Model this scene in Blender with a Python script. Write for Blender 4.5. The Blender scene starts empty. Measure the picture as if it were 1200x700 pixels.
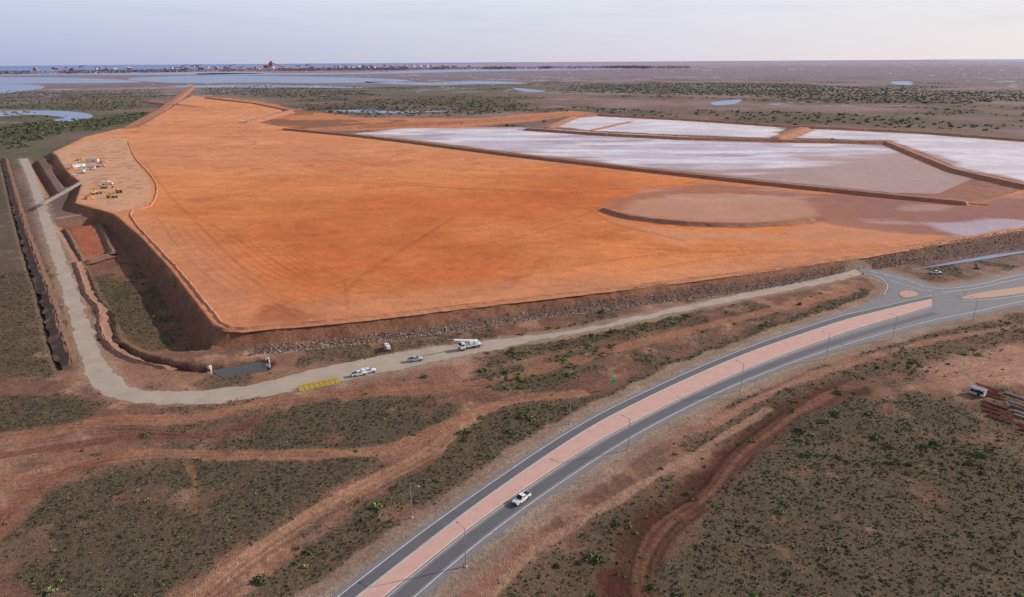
import bpy, bmesh, math, time
import numpy as np
from mathutils import Vector, Matrix
from mathutils.geometry import tessellate_polygon
T0=time.time()
rng=np.random.default_rng(7)
scene=bpy.context.scene
# ------------------------------------------------------------------ camera geometry
H0=100.0; F=800.0
PITCH=math.atan(0.3475); ROLL=math.asin(-0.00667)
Rm=Matrix.Rotation(math.pi/2-PITCH,3,'X')@Matrix.Rotation(ROLL,3,'Z')
Rn=np.array(Rm)
def G(u,v,z=0.0):
    """camera pixel -> ground coordinates (metres) on level z"""
    u=np.asarray(u,float); v=np.asarray(v,float)
    d=np.stack([(u-600)/F,(350-v)/F,-np.ones_like(u)],-1)@Rn.T
    t=(z-H0)/d[...,2]
    return np.stack([d[...,0]*t,d[...,1]*t],-1)
def cr(W,n=6,closed=False):
    W=np.asarray(W,float); N=len(W); out=[]
    if closed: Q=np.vstack([W[-1],W,W[0],W[1]]); segs=N
    else: Q=np.vstack([2*W[0]-W[1],W,2*W[-1]-W[-2]]); segs=N-1
    for i in range(segs):
        p0,p1,p2,p3=Q[i:i+4]
        for k in range(n):
            t=k/n
            out.append(0.5*((2*p1)+(-p0+p2)*t+(2*p0-5*p1+4*p2-p3)*t*t+(-p0+3*p1-3*p2+p3)*t**3))
    if not closed: out.append(W[-1])
    return np.array(out)
def L(pts,z=0.0,n=0,closed=False):
    a=np.array(pts,float); W=G(a[:,0],a[:,1],z)
    return cr(W,n,closed) if n else W
def sd(X,Y,W,closed=True,margin=30.):
    out=np.full(X.shape,-1e4 if closed else 1e4)
    x0,y0=W.min(0)-margin; x1,y1=W.max(0)+margin
    idx=np.nonzero((X>x0)&(X<x1)&(Y>y0)&(Y<y1))[0]
    if idx.size==0: return out
    x=X[idx]; y=Y[idx]; d2=np.full(x.shape,1e12); ins=np.zeros(x.shape,bool); n=len(W)
    for k in range(n if closed else n-1):
        ax,ay=W[k]; bx_,by=W[(k+1)%n]; ex,ey=bx_-ax,by-ay
        t=np.clip(((x-ax)*ex+(y-ay)*ey)/(ex*ex+ey*ey+1e-9),0,1)
        np.minimum(d2,(x-ax-t*ex)**2+(y-ay-t*ey)**2,out=d2)
        if closed and ay!=by:
            ins^=((ay>y)!=(by>y))&(x<ex*(y-ay)/(by-ay)+ax)
    d=np.sqrt(d2)
    out[idx]=np.where(ins,d,-d) if closed else d
    return out
def ss(a,b,x):
    t=np.clip((x-a)/(b-a),0,1); return t*t*(3-2*t)
def vn(x,y,s=0):
    xi=np.floor(x).astype(np.int64); yi=np.floor(y).astype(np.int64); fx=x-xi; fy=y-yi
    fx=fx*fx*(3-2*fx); fy=fy*fy*(3-2*fy)
    def h(a,b):
        n=(a*374761393+b*668265263+s*974711)&0x7fffffff
        n=((n^(n>>13))*1274126177)&0x7fffffff
        return ((n^(n>>16))&0xffff)/32767.5-1
    return (h(xi,yi)*(1-fx)+h(xi+1,yi)*fx)*(1-fy)+(h(xi,yi+1)*(1-fx)+h(xi+1,yi+1)*fx)*fy
def fbm(x,y,o=4,s=0):
    v=0;a=1;t=0
    for i in range(o):
        c_,s_=math.cos(.6*i+.3),math.sin(.6*i+.3)
        v=v+a*vn(x*c_-y*s_+i*17.3,x*s_+y*c_-i*9.1,s+i); t+=a; a*=.55; x=x*2.03;y=y*2.03
    return v/t*1.6
def S(r,g,b):
    c=np.array([r,g,b],float)/255
    return np.where(c<=.04045,c/12.92,((c+.055)/1.055)**2.4)
KA=0.93   # albedo calibration
# ------------------------------------------------------------------ traced features
ZP=4.5
PLAT=L([(268,386),(330,382),(420,374),(520,362),(640,348),(760,334),(870,320),(960,307),(1015,300),(1050,294),(1200,268),(1400,236),(1400,205),(1200,222),(1148,237),(1050,229),(900,214),(750,198),(600,181),(480,166),(360,153),(290,142),(335,128),(300,121),(250,116),(225,112),(190,128),(150,148),(100,160),(62,178),(64,190),(96,215),(88,238),(132,250),(165,277),(200,315),(250,380)],ZP)
E1=[(300,768),(388,700),(483,627),(560,573),(640,519),(700,484),(760,455),(820,428),(880,404),(940,383),(985,368)]
JT=[(1015,357),(1036,347),(1041,338),(1034,329),(1020,323),(1006,319),(1014,315),(1045,320),(1080,331),(1105,336),(1145,331),(1200,319),(1300,302),(1420,283)]
E2=[(340,762),(419,700),(483,650),(560,591),(640,535),(700,497),(760,466),(820,438),(880,413),(940,392),(1000,373),(1060,358),(1092,351)]
E3=[(372,766),(450,700),(483,673),(560,612),(640,556),(700,518),(760,486),(820,457),(880,431),(940,408),(1000,387),(1060,369),(1092,359)]
E4=[(410,778),(497,700),(546,657),(600,614),(660,571),(736,521),(800,485),(868,453),(940,425),(1000,406),(1060,389),(1120,375),(1200,358),(1300,340),(1420,320)]
wE1=L(E1,0,8); wJT=L(JT,0,5); wE2=L(E2,0,8); wE3=L(E3,0,8); wE4=L(E4,0,8)
ROADP=np.vstack([wE1,wJT,wE4[::-1]])
def thin(W,k): return W[::k] if (len(W)-1)%k==0 else np.vstack([W[::k],W[-1]])
ROADC=np.vstack([thin(wE1,4),thin(wJT,2),thin(wE4,4)[::-1]])
GR=[(1010,318),(975,327),(930,336),(870,348),(800,362),(740,375),(690,386),(640,394),(580,404),(520,413),(460,424),(400,436),(340,450),(280,461),(220,466),(170,465),(138,457),(118,441),(106,415),(96,385),(84,347),(70,305),(56,265),(44,228),(34,200),(27,186)]
GRW=[3.4,3.2,3.2,3.0,2.4,2.0,1.9,2.2,4.2,6.2,7.2,7.2,6.2,5.4,4.8,4.2,4.0,3.8,3.3,3.2,3,3,3,3.2,3.8,4]
wGR=L(GR,0,5); wGRW=np.interp(np.linspace(0,1,len(wGR)),np.linspace(0,1,len(GRW)),GRW)
ROCKL=L([(300,411),(400,401),(520,386),(640,369),(760,353),(880,337),(985,320),(1060,306),(1130,295),(1200,283),(1400,250)])
WIND=L([(150,166),(158,185),(176,205),(184,222),(176,242),(152,252),(205,312),(245,360),(270,384),(330,381),(420,373),(520,361),(640,347),(760,333),(870,319),(960,306),(1015,299),(1050,293),(1200,267),(1400,235)],ZP,3)
OUTB=L([(6,186),(20,236),(32,275),(46,315),(60,352),(72,395),(86,430)],0,3)
PIT=L([(60,262),(118,253),(140,262),(200,330),(252,398),(246,410),(215,412),(165,412),(132,395),(108,345),(90,310)])
CHAN=L([(92,308),(106,345),(122,362),(126,392),(150,414),(200,428),(250,432)],0,3)
PA1=L([(28,190),(44,188),(68,226),(54,233)]); PA2=L([(52,187),(66,185),(86,216),(74,221)])
POOL=L([(246,432),(300,421),(318,424),(312,432),(262,441)])
CRES=L([(703,245),(735,255),(790,262),(850,265),(915,263),(955,257)],ZP,3)
BUNDS=[(L([(330,150),(420,158),(480,165),(600,180),(750,197),(900,213),(1050,228),(1148,237)],7),7,2.5,4.5),
 (L([(612,150),(700,156),(800,161),(930,164),(1040,166),(1075,180),(1120,198),(1200,216),(1400,248)],3),3.2,3,6),
 (L([(640,149),(672,136),(700,134),(800,139),(925,147),(1080,154),(1200,163),(1400,178)],3),3.2,3,8),
 (L([(905,163),(945,149)],4),5,5,8),
 (L([(345,152),(420,147),(540,142),(670,133)],4),4.5,4,8),
 (L([(690,153),(740,142)],1),1,1.5,4),
 (L([(285,143),(340,129),(300,121),(240,114)],6),6,3,6),
 (L([(165,118),(200,122),(232,126)],4),4,4,8),
 (L([(150,150),(190,128),(225,101)],4),4,8,8)]
PD1=L([(408,157),(470,151),(560,149),(610,149),(700,155),(850,162),(1000,165),(1044,167),(1075,184),(1140,210),(1100,228),(1050,227),(900,212),(750,196),(600,179),(480,164)])
PD1W=L([(412,157),(470,151),(610,150),(850,163),(985,166),(1050,180),(1010,186),(950,187),(900,197),(850,203),(750,194),(600,177),(480,162)])
PD2=L([(640,148),(672,137),(700,135),(800,140),(925,148),(905,162),(800,159),(700,154)])
PD3=L([(925,162),(948,149),(1080,155),(1200,164),(1400,178),(1400,244),(1200,214),(1120,196),(1075,177),(1042,165)])
BROWN=L([(1035,162),(1085,172),(1215,212),(1300,226),(1300,250),(1150,240),(1050,232)])
MUD=L([(705,243),(760,224),(830,214),(960,226),(1060,232),(1148,240),(1200,224),(1400,208),(1400,230),(1200,262),(1120,278),(1040,272),(955,258),(915,264),(850,266),(790,263),(735,256)],ZP)
OVAL=L([(725,248),(770,232),(850,226),(940,236),(960,252),(910,260),(850,261),(780,257)],ZP,3,True)
MUD2=L([(1090,262),(1150,255),(1200,258),(1400,230),(1400,240),(1200,268),(1130,276)],ZP)
MUD3=L([(720,258),(790,268),(880,272),(960,262),(1050,240),(1100,262),(1080,280),(1010,286),(900,288),(800,282)],ZP)
NE=L([(225,112),(300,118),(345,128),(430,138),(560,139),(668,130),(700,133),(560,149),(420,153),(360,154),(285,143)])
SITE=L([(62,180),(100,165),(148,160),(160,190),(180,215),(178,238),(135,250),(92,236),(98,214),(66,192)],ZP)
SCR=[ (L([(272,520),(318,485),(360,471),(440,468),(520,465),(530,482),(500,512),(430,527),(330,528)],0,3,True),1.0),
 (L([(6,625),(60,575),(150,550),(230,541),(330,538),(440,533),(430,552),(370,580),(300,622),(230,672),(170,720),(60,720),(20,690),(6,655)],0,3,True),1.0),
 (L([(290,712),(370,630),(440,580),(500,540),(545,492),(600,478),(690,476),(670,495),(600,535),(520,590),(440,645),(360,705)],0,3,True),.9),
 (L([(-60,470),(60,465),(118,476),(90,492),(-60,512)],0,3,True),1),
 (L([(-150,195),(2,190),(20,260),(50,350),(78,425),(60,440),(-150,450)]),.8),
 (L([(785,655),(845,570),(905,515),(1000,470),(1100,464),(1130,480),(1200,545),(1420,640),(1420,860),(700,860),(770,720)],0,3,True),1.0),
 (L([(575,716),(640,650),(700,605),(780,560),(800,570),(740,610),(705,650),(690,716)],0,3,True),.7),
 (L([(800,520),(900,470),(1000,430),(1080,420),(1090,440),(1000,455),(930,475),(850,520)],0,3,True),.7),
 (L([(1000,420),(1100,385),(1200,372),(1400,350),(1400,400),(1200,400),(1100,425)],0,3,True),.6),
 (L([(580,416),(640,398),(700,388),(805,370),(812,378),(720,396),(640,413),(590,420)],0,3,True),.9),
 (L([(572,440),(650,420),(722,403),(722,412),(660,431),(590,448)],0,3,True),.9),
 (L([(585,452),(680,428),(705,432),(640,455),(600,459)],0,3,True),.85),
 (L([(660,478),(740,445),(830,406),(900,380),(960,360),(1010,338),(1018,347),(965,370),(900,391),(830,420),(760,450),(690,482)],0,3,True),1.0),
 (L([(108,322),(150,318),(200,372),(208,398),(170,400),(138,380)]),.8)]
GREENP=[(L([(955,540),(1010,505),(1100,498),(1155,530),(1100,575),(1000,585)],0,3,True),.9),
 (L([(640,710),(650,690),(700,640),(745,600),(800,560),(815,570),(780,640),(740,710)]),.4),
 (L([(560,405),(640,385),(740,370),(815,362),(815,378),(720,396),(640,412),(590,420)]),1.0),
 (L([(572,440),(650,420),(722,403),(722,412),(640,455),(590,458)]),.9),
 (L([(300,700),(370,630),(440,580),(500,540),(560,492),(640,478),(690,478),(600,535),(520,590),(440,645)]),.4),
 (L([(780,560),(900,480),(1000,430),(1090,420),(1080,445),(930,480),(850,540)]),.3),
 (L([(790,700),(900,520),(1000,470),(1200,560),(1300,700)]),.10),
 (L([(1020,425),(1100,385),(1200,370),(1200,405),(1100,440)]),.3),
 (L([(690,474),(800,420),(900,383),(960,362),(965,370),(830,420),(700,480)]),.35),
 (L([(108,330),(150,325),(200,372),(208,398),(150,395)]),.3)]
DKS=L([(695,720),(700,625),(790,575),(860,532),(930,483),(990,456),(1012,470),(905,520),(845,572),(790,645),(775,720)],0,3,True)
GULLY=L([(735,730),(735,665),(752,622),(800,590),(845,552),(890,505),(950,470),(1000,455)],0,4)
PINK=L([(1080,430),(1150,412),(1200,405),(1400,400),(1400,470),(1200,452),(1130,455)],0,3,True)
TRK=[(L([(758,730),(750,665),(775,618),(830,580),(870,532),(930,487),(1000,452),(1060,440)],0,4),1.7,S(140,94,78)),
 (L([(215,716),(290,655),(370,600),(440,562),(500,532),(560,485)],0,4),2.6,S(184,136,110)),
 (L([(-60,520),(60,505),(140,492),(230,490),(330,468),(420,460),(560,450),(700,415),(860,375),(1000,340)],0,4),3.0,S(170,118,94)),
 (L([(-60,545),(60,525),(160,512),(260,508),(320,480)],0,4),2.0,S(132,86,70)),
 (L([(-60,560),(40,560),(90,545),(180,532),(280,534),(440,528),(520,500),(600,470),(680,462)],0,4),2.6,S(170,120,96)),
 (L([(-20,640),(10,600),(60,560),(130,535)],0,4),2.4,S(150,98,78)),
 (L([(215,540),(228,560),(225,600)],0,4),.8,S(140,104,82)),
 (L([(560,720),(620,650),(700,600),(800,540),(900,480)],0,4),1.3,S(170,132,110)),
 (L([(820,505),(900,462),(1000,424),(1100,398),(1200,382)],0,4),1.6,S(172,126,104))]
THIN=[(L(p,0,4),w,k) for p,w,k in [([(-20,515),(80,500),(200,503),(330,500)],.5,-.3),([(-20,535),(60,515),(150,505),(240,512),(270,530)],.45,-.3),([(340,462),(460,452),(600,446),(720,408)],.5,-.25),
 ([(350,470),(480,459),(620,449),(700,440)],.45,-.25),([(240,500),(300,478),(420,458)],.5,-.25),([(560,470),(640,462),(740,430)],.5,-.3),([(225,716),(300,655),(380,603),(450,566),(505,536)],.5,-.3),
 ([(700,520),(800,470),(900,432),(1000,412)],.4,-.2),([(770,720),(765,668),(790,622),(842,582),(882,532),(942,488)],.5,-.4),([(755,720),(745,668),(768,618),(822,578),(862,528),(925,482)],.5,-.4),
 ([(1090,430),(1140,440),(1200,436)],.5,-.2),([(1020,455),(1090,445),(1180,425)],.5,-.25),([(30,560),(140,540),(250,532),(380,532)],.4,-.25)]]
PTR=[(L(p,ZP,4),w,k) for p,w,k in [([(400,345),(440,312),(490,282),(532,254)],1.3,-.25),([(405,330),(407,362)],.9,-.25),([(300,370),(400,330),(520,290)],.9,-.2),
 ([(170,190),(200,230),(270,300),(330,360),(380,384)],1.0,-.2),([(200,240),(260,270),(360,330)],.8,-.18),([(150,300),(230,290),(330,262),(450,250)],.9,-.16),
 ([(220,170),(262,176),(300,168),(270,160)],1.6,-.25),([(620,218),(700,222),(800,216),(830,205)],1.6,-.22),([(640,236),(690,246),(720,262),(800,282)],1.6,-.22),([(500,300),(640,270),(700,244)],1.0,-.2),
 ([(560,340),(640,318),(760,300),(900,292)],1.2,-.2),([(380,384),(389,388),(391,396)],1.5,-.2),([(720,290),(860,296),(1000,290)],1.3,-.18),([(280,150),(420,190),(620,214)],2,-.14),([(740,320),(860,300),(1040,288)],1.0,-.18)]
 +[([(186+13*i,258+3*i),(218+15*i,300+2*i),(270+15*i,342-1*i),(345+12*i,370-2.5*i)],.55,-.2) for i in range(13)]
 +[([(420+26*i,345-4*i),(470+26*i,318-4*i),(560+24*i,296-4*i),(700+18*i,286-5*i)],.6,-.14) for i in range(7)]
 +[([(250+30*i,170+2*i),(330+34*i,200+3*i),(430+36*i,215+2*i),(560+30*i,222+i)],1.1,-.11) for i in range(6)]]
WATER=[L([(-80,134),(0,131),(60,130),(100,133),(108,138),(80,143),(62,141),(76,138),(40,135),(0,137),(-80,142)],0,3,True),
 L([(-80,99),(30,99),(52,103),(20,108),(-80,114)],0,3,True),
 L([(150,92),(240,88.5),(330,89.5),(440,92),(480,95.5),(380,98),(300,97),(200,97.5)],0,3,True),
 L([(-80,91),(60,91),(130,93),(165,96.5),(60,98),(-80,98)],0,3,True),
 L([(200,101),(300,100),(400,102),(430,103.5),(330,103),(230,103)],0,3,True),L([(600,103),(640,107),(615,108)],0,3,True),
 L([(430,96),(500,97),(560,95),(620,98),(560,99),(500,100),(440,98)],0,3,True),L([(380,131),(420,129),(470,131),(540,130),(470,133),(410,132)],0,3,True),
 L([(835,120),(868,117),(862,122),(838,124)],0,3,True),L([(1045,96),(1068,96),(1066,100),(1048,99)],0,3,True),
 L([(560,80),(760,78),(770,80),(640,83),(560,84),(430,87),(250,88),(250,86),(430,85)],0,3,True),
 L([(-80,83),(90,82.5),(230,83),(320,85.5),(200,88),(60,88),(-80,89)],0,3,True),
 L([(1090,69.9),(1420,69.4),(1420,71),(1150,72.3)],0,3,True),
 L([(1062,318),(1110,309),(1160,300),(1200,295),(1400,262),(1400,264),(1200,297),(1165,303),(1112,311)])]
MANG=[(L([(-150,147),(0,147),(60,143),(110,140),(150,135),(175,130),(120,150),(60,163),(0,178),(-150,195)]),.9),
 (L([(-150,112),(40,106),(120,106),(200,104),(180,120),(150,128),(110,132),(60,127),(0,128),(-150,130)]),.45),
 (L([(320,134),(400,126),(480,120),(600,124),(640,128),(560,136),(430,138)]),.5),
 (L([(225,104),(300,100),(420,106),(440,112),(330,116),(240,110)]),.5),
 (L([(650,100),(760,97),(900,98),(1060,104),(1250,112),(1250,120),(1100,122),(950,116),(800,112),(680,108)]),.55),
 (L([(820,128),(1000,134),(1100,142),(1250,152),(1250,158),(1080,151),(930,142),(800,135)]),.35),
 (L([(900,88),(1100,90),(1250,94),(1250,99),(1080,97),(920,93)]),.45)]
def terrain(X,Y):
    r=np.hypot(X,Y)
    n1=fbm(X/7,Y/7,4,1); n2=fbm(X/35,Y/35,4,2); n3=fbm(X/220,Y/220,5,3); n4=fbm(X/1100,Y/900,5,4); n0=vn(X/1.7,Y/1.7,9)
    H=np.zeros_like(X)
    def mixc(C,c,m): return C+(np.asarray(c)-C)*m[:,None]
    C=np.tile(S(156,114,94),(len(X),1))
    C=mixc(C,S(122,86,70),ss(-.3,.5,n2)*.8)
    C=mixc(C,S(188,146,122),ss(.1,.8,n1)*.5)
    C=mixc(C,S(112,92,74),ss(.25,.7,fbm(X/14,Y/14,4,61))*.5)
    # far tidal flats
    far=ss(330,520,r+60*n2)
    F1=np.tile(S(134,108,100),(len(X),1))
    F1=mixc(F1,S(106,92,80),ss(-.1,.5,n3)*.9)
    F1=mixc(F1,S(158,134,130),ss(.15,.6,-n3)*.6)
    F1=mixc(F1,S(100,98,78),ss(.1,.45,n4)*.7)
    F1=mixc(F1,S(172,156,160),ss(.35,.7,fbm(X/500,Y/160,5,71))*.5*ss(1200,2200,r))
    F1=mixc(F1,S(146,128,142),ss(1500,6000,r)*.9)  # this mix and the next put distance haze into the flats' colour
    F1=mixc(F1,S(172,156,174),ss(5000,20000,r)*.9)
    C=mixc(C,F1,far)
    creek=np.abs(fbm(X/700,Y/700,4,21)); cm=(1-ss(.0,.045,creek))*ss(1200,1800,r)*(1-ss(9000,15000,r))*ss(-.2,.2,n4)
    C=mixc(C,S(190,184,198),cm*.65)
    M={k:np.zeros_like(X) for k in ('scrub','green','mang','rock','plat','wet')}
    for W,k in MANG:
        m=ss(-25,25,sd(X,Y,W,True,120)+n3*60+n2*15)*k
        M['mang']=np.maximum(M['mang'],m)
    mf=ss(.15,.5,n3+.25*n2)*ss(700,1100,r)*.35*(1-ss(5000,9000,r)); M['mang']=np.maximum(M['mang'],mf)
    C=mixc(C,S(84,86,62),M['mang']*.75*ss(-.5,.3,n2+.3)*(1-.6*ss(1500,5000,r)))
    # foreground patches
    dk=ss(-4,4,sd(X,Y,DKS)+n1*3); C=mixc(C,S(104,68,58),dk*.9)
    d=sd(X,Y,GULLY,False); g=1-ss(2,7,d+n1*2); C=mixc(C,S(88,52,44),g*.9); H-=1.8*(1-ss(1,5.5,d+n1))
    pk=ss(-5,5,sd(X,Y,PINK)+n1*5); C=mixc(C,S(190,142,120),pk*.8)
    for W,k in SCR:
        m=ss(-2.0,2.0,sd(X,Y,W)+n1*3.2+n0*.6)*k
        M['scrub']=np.maximum(M['scrub'],m)
    M['scrub']=np.maximum(M['scrub'],.7*ss(.0,.45,fbm(X/22,Y/22,4,81))*(r<420))
    M['scrub']*=(1-pk*.8)*(1-g*.9)*(1-.7*ss(.45,.8,fbm(X/11,Y/11,4,83)))
    for W,w,c in TRK:
        d=sd(X,Y,W,False); m=1-ss(w*.7,w*1.25,d+n1*.8)
        C=mixc(C,c,m*.8); M['scrub']*=1-m*.95
        rut=np.exp(-((d-.9)/.35)**2)*(w>1.5); C=mixc(C,c*.7,rut*.55); H-=.12*m
    for W,w,k in THIN:
        d=sd(X,Y,W,False); m=np.exp(-((d-.85)/w)**2); C=C*(1+k*m)[:,None]; M['scrub']*=1-.6*m
    for W,k in GREENP:
        M['green']=np.maximum(M['green'],ss(-2,3,sd(X,Y,W)+n1*4)*k*ss(-.35,.35,n1+.3*n2))
    ne=ss(-12,12,sd(X,Y,NE,True,60)+n2*10); C=mixc(C,S(205,132,94),ne); C=mixc(C,S(130,90,74),ne*ss(.35,.6,n3+.3*n2)*.8)
    br=ss(-10,10,sd(X,Y,BROWN,True,40)+n2*8); C=mixc(C,S(168,118,100),br)
    M['mang']*=(1-ne)*(1-br)
    # ponds
    for W,wht in ((PD1,None),(PD2,1),(PD3,1)):
        s=sd(X,Y,W,True,20); m=ss(-2,4,s)
        C=mixc(C,S(172,126,116),m); M['mang']*=1-m; M['wet']=np.maximum(M['wet'],m)
        if wht: w=ss(0,14,s+n2*10)*(.9+.1*n2)
        else: w=ss(-18,26,sd(X,Y,PD1W,True,80)+fbm(X/90,Y/25,4,31)*34)*m
        st=ss(-.1,.6,fbm(X/120+Y/300,Y/35,4,33))
        C=mixc(C,S(234,221,228),w*.97); C=mixc(C,S(194,168,182),w*st*(.9 if not wht else .6))
        C=mixc(C,S(150,124,136),w*ss(.25,.7,fbm(X/70,Y/22,4,35))*(.7 if not wht else .3))
    # platform
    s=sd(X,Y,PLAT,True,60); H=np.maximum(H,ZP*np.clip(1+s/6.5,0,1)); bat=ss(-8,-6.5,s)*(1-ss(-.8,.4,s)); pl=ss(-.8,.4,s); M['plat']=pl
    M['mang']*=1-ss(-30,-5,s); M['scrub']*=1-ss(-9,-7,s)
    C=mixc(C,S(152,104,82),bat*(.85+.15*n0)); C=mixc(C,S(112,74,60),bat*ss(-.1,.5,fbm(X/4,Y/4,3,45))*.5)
    pc=np.tile(S(218,128,76),(len(X),1))
    pc=mixc(pc,S(232,146,92),ss(-.3,.6,n3)*.6)
    pc=mixc(pc,S(200,104,58),ss(-.1,.6,fbm(X/120,Y/120,5,41))*.65)
    pc=mixc(pc,S(210,144,108),(1-ss(8,40,s+6*n2))*.65)
    pc=mixc(pc,S(186,118,90),ss(120,260,X+.5*(420-Y)*(Y<420))*ss(-60,60,330-Y+n2*25)*.6)
    pc=mixc(pc,S(222,160,122),ss(500,900,Y-X*.3)*.5)
    pc=mixc(pc,S(176,100,66),ss(.45,.8,fbm(X/28,Y/28,5,46))*.35)
    pc=pc*(1+.09*fbm(X/60+Y/90,Y/22,4,43)+.08*fbm(X/3,Y/3,3,44)+.07*fbm(X/12+Y/20,Y/5-X/16,4,47))[:,None]
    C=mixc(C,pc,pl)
    sp=sd(X,Y,L([(300,372),(322,356),(350,362),(372,372),(330,378)],ZP,3,True)); C=mixc(C,S(160,90,60),ss(-3,3,sp+n1*4)*.55)
    m=ss(-8,8,sd(X,Y,MUD3)+n2*12)*pl; C=mixc(C,S(208,150,118),m*.6)
    m=ss(-5,8,sd(X,Y,MUD)+n2*9)*pl; C=mixc(C,S(168,112,92),m*.85); C=mixc(C,S(152,108,104),m*ss(20,160,X-120)*.7)
    C=mixc(C,S(200,162,152),m*ss(.2,.7,fbm(X/60,Y/18,4,51))*.5)
    mo=ss(-5,6,sd(X,Y,OVAL)+n2*6); C=mixc(C,S(206,156,132),mo*.6)
    m2=ss(-5,6,sd(X,Y,MUD2)+n2*8)*pl; C=mixc(C,S(194,174,188),m2*.8)
    for W,w,k in PTR:
        d=sd(X,Y,W,False,8); m=(np.exp(-((d-w*.6)/(w*.35))**2)+.4*np.exp(-(d/w)**2))*pl*(.75+.5*n2); C=C*(1+k*np.clip(m,0,1))[:,None]
    si=ss(-3,3,sd(X,Y,SITE)+n1*3); C=mixc(C,S(214,166,134),si*.8)
    C=mixc(C,S(160,108,84),si*ss(.1,.6,n1+.4*n2)*.55)
    # bund footprints
    for W,top,hw,sl in BUNDS:
        d=sd(X,Y,W,False,40)
        m=1-ss(hw+sl-1,hw+sl+3,d); C=mixc(C,S(170,110,86),m*.9); M['mang']*=1-m
        H=np.where((d<hw+sl)&(s>-20)&(s<12),np.minimum(H,ZP*.6),H)
    d=sd(X,Y,CRES,False); C=mixc(C,S(150,94,74),(1-ss(3,8,d+n1*2))*.6)
    # pits
    s=sd(X,Y,PIT); dd=np.clip(s/5,0,1); H-=3.6*dd*(1+.12*n1); pm=ss(-1,2,s)
    C=mixc(C,S(140,96,78),pm*.85); C=mixc(C,S(108,92,70),pm*ss(-.2,.5,n1+n2)*.7)
    rp=ss(-1,2,sd(X,Y,L([(78,268),(112,264),(128,296),(96,306)],-3))); C=mixc(C,S(180,104,78),rp*.9); H+=rp*1.2
    d=sd(X,Y,CHAN,False); H-=2.4*np.clip(1-(d-1)/2.5,0,1); C=mixc(C,S(80,54,46),(1-ss(1,3.5,d))*.85)
    ap=sd(X,Y,L([(72,262),(92,310),(106,348),(118,366),(122,394),(148,418),(200,434),(250,438),(262,450),(220,458),(160,455),(128,442),(112,415),(102,385),(92,350)]),True); C=mixc(C,S(170,126,104),ss(-2,2,ap+n1*2)*.6)
    for W in (PA1,PA2):
        s=sd(X,Y,W); H-=4.5*np.clip(s/6,0,1); C=mixc(C,S(140,92,72),ss(-1,2,s)*.8)
    s=sd(X,Y,POOL); H-=1.8*np.clip((s+1.5)/3,0,1); C=mixc(C,S(130,84,64),ss(-3,0,s)*.8)
    d=sd(X,Y,OUTB,False); C=mixc(C,S(112,84,68),(1-ss(1,7,d+n1*1.5))*.8)
    dd=sd(X,Y,OUTB-np.array([4.2,0]),False); H-=1.8*np.clip(1-(dd-.5)/2.5,0,1); C=mixc(C,S(84,66,54),(1-ss(.8,2.6,dd))*.7)
    # rock drain
    d=sd(X,Y,ROCKL,False); H-=1.4*np.clip(1-(d-1.2)/3,0,1); rk=1-ss(3.5,5.5,d+n1); M['rock']=rk
    wide=ss(190,240,X)*(1-ss(9,13,d+n1*2)); M['rock']=np.maximum(rk,wide*.7)
    C=mixc(C,S(118,96,86),M['rock']*.8); M['scrub']*=1-rk
    # gravel road bed
    flat=np.zeros_like(X)
    d=sd(X,Y,thin(wGR,3),False)
    gm=1-ss(3.0,7.5,d+n1*2.4); C=mixc(C,S(170,142,122),gm*.75); M['scrub']*=1-ss(.2,.7,gm); M['green']*=1-ss(.2,.6,gm)
    hs=sd(X,Y,L([(330,462),(350,444),(450,416),(560,398),(600,398),(560,414),(500,432),(420,448)]),True); C=mixc(C,S(168,146,130),ss(-3,3,hs+n1*3)*.7); M['scrub']*=1-ss(-3,3,hs+n1*3)
    flat=np.maximum(flat,1-ss(8,14,d))
    s=sd(X,Y,ROADC,True,30); v=ss(-7,-5,s+n1*.8); C=mixc(C,S(158,130,112),v*.85); v2=ss(-2.6,-1.8,s+.3*n1); C=mixc(C,S(158,140,128),v2*.8)
    M['scrub']*=1-ss(-6.5,-4.5,s+n1*1.5); M['green']*=1-ss(-6.5,-5,s); M['rock']*=1-v
    flat=np.maximum(flat,ss(-9,-6,s)); H=np.where(s>-1,0,H)
    C=mixc(C,S(98,86,68),M['scrub']*.85*(.85+.15*n1)); C=mixc(C,S(86,90,54),M['green']*.4)
    H=H+(.18*n1+.07*n0+.3*n2*(r<450))*(1-flat)*(1-M['wet'])*(1-.6*pl)*(r<1500)
    k_=1-.4*pl
    C=C*(1+k_*(.09*n1+.08*n0+.08*n2))[:,None]
    return H,np.clip(C*KA,.004,.95),M
# ------------------------------------------------------------------ materials
def nodes(name):
    m=bpy.data.materials.new(name); m.use_nodes=True; nt=m.node_tree; nt.nodes.clear()
    o=nt.nodes.new('ShaderNodeOutputMaterial'); b=nt.nodes.new('ShaderNodeBsdfPrincipled'); nt.links.new(b.outputs[0],o.inputs[0])
    return m,nt,b
def N(nt,t,**k):
    n=nt.nodes.new(t)
    for a,v in k.items():
        if a in n.inputs: n.inputs[a].default_value=v
        else: setattr(n,a,v)
    return n
def noise(nt,co,scale,detail=4,rough=.6):
    n=N(nt,'ShaderNodeTexNoise'); n.inputs['Scale'].default_value=scale; n.inputs['Detail'].default_value=detail; n.inputs['Roughness'].default_value=rough
    nt.links.new(co,n.inputs['Vector']); return n.outputs['Fac']
def rampf(nt,fac,a,b,lo,hi):
    n=N(nt,'ShaderNodeMapRange'); n.clamp=True
    for i,v in zip(('From Min','From Max','To Min','To Max'),(a,b,lo,hi)): n.inputs[i].default_value=v
    nt.links.new(fac,n.inputs['Value']); return n.outputs[0]
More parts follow.
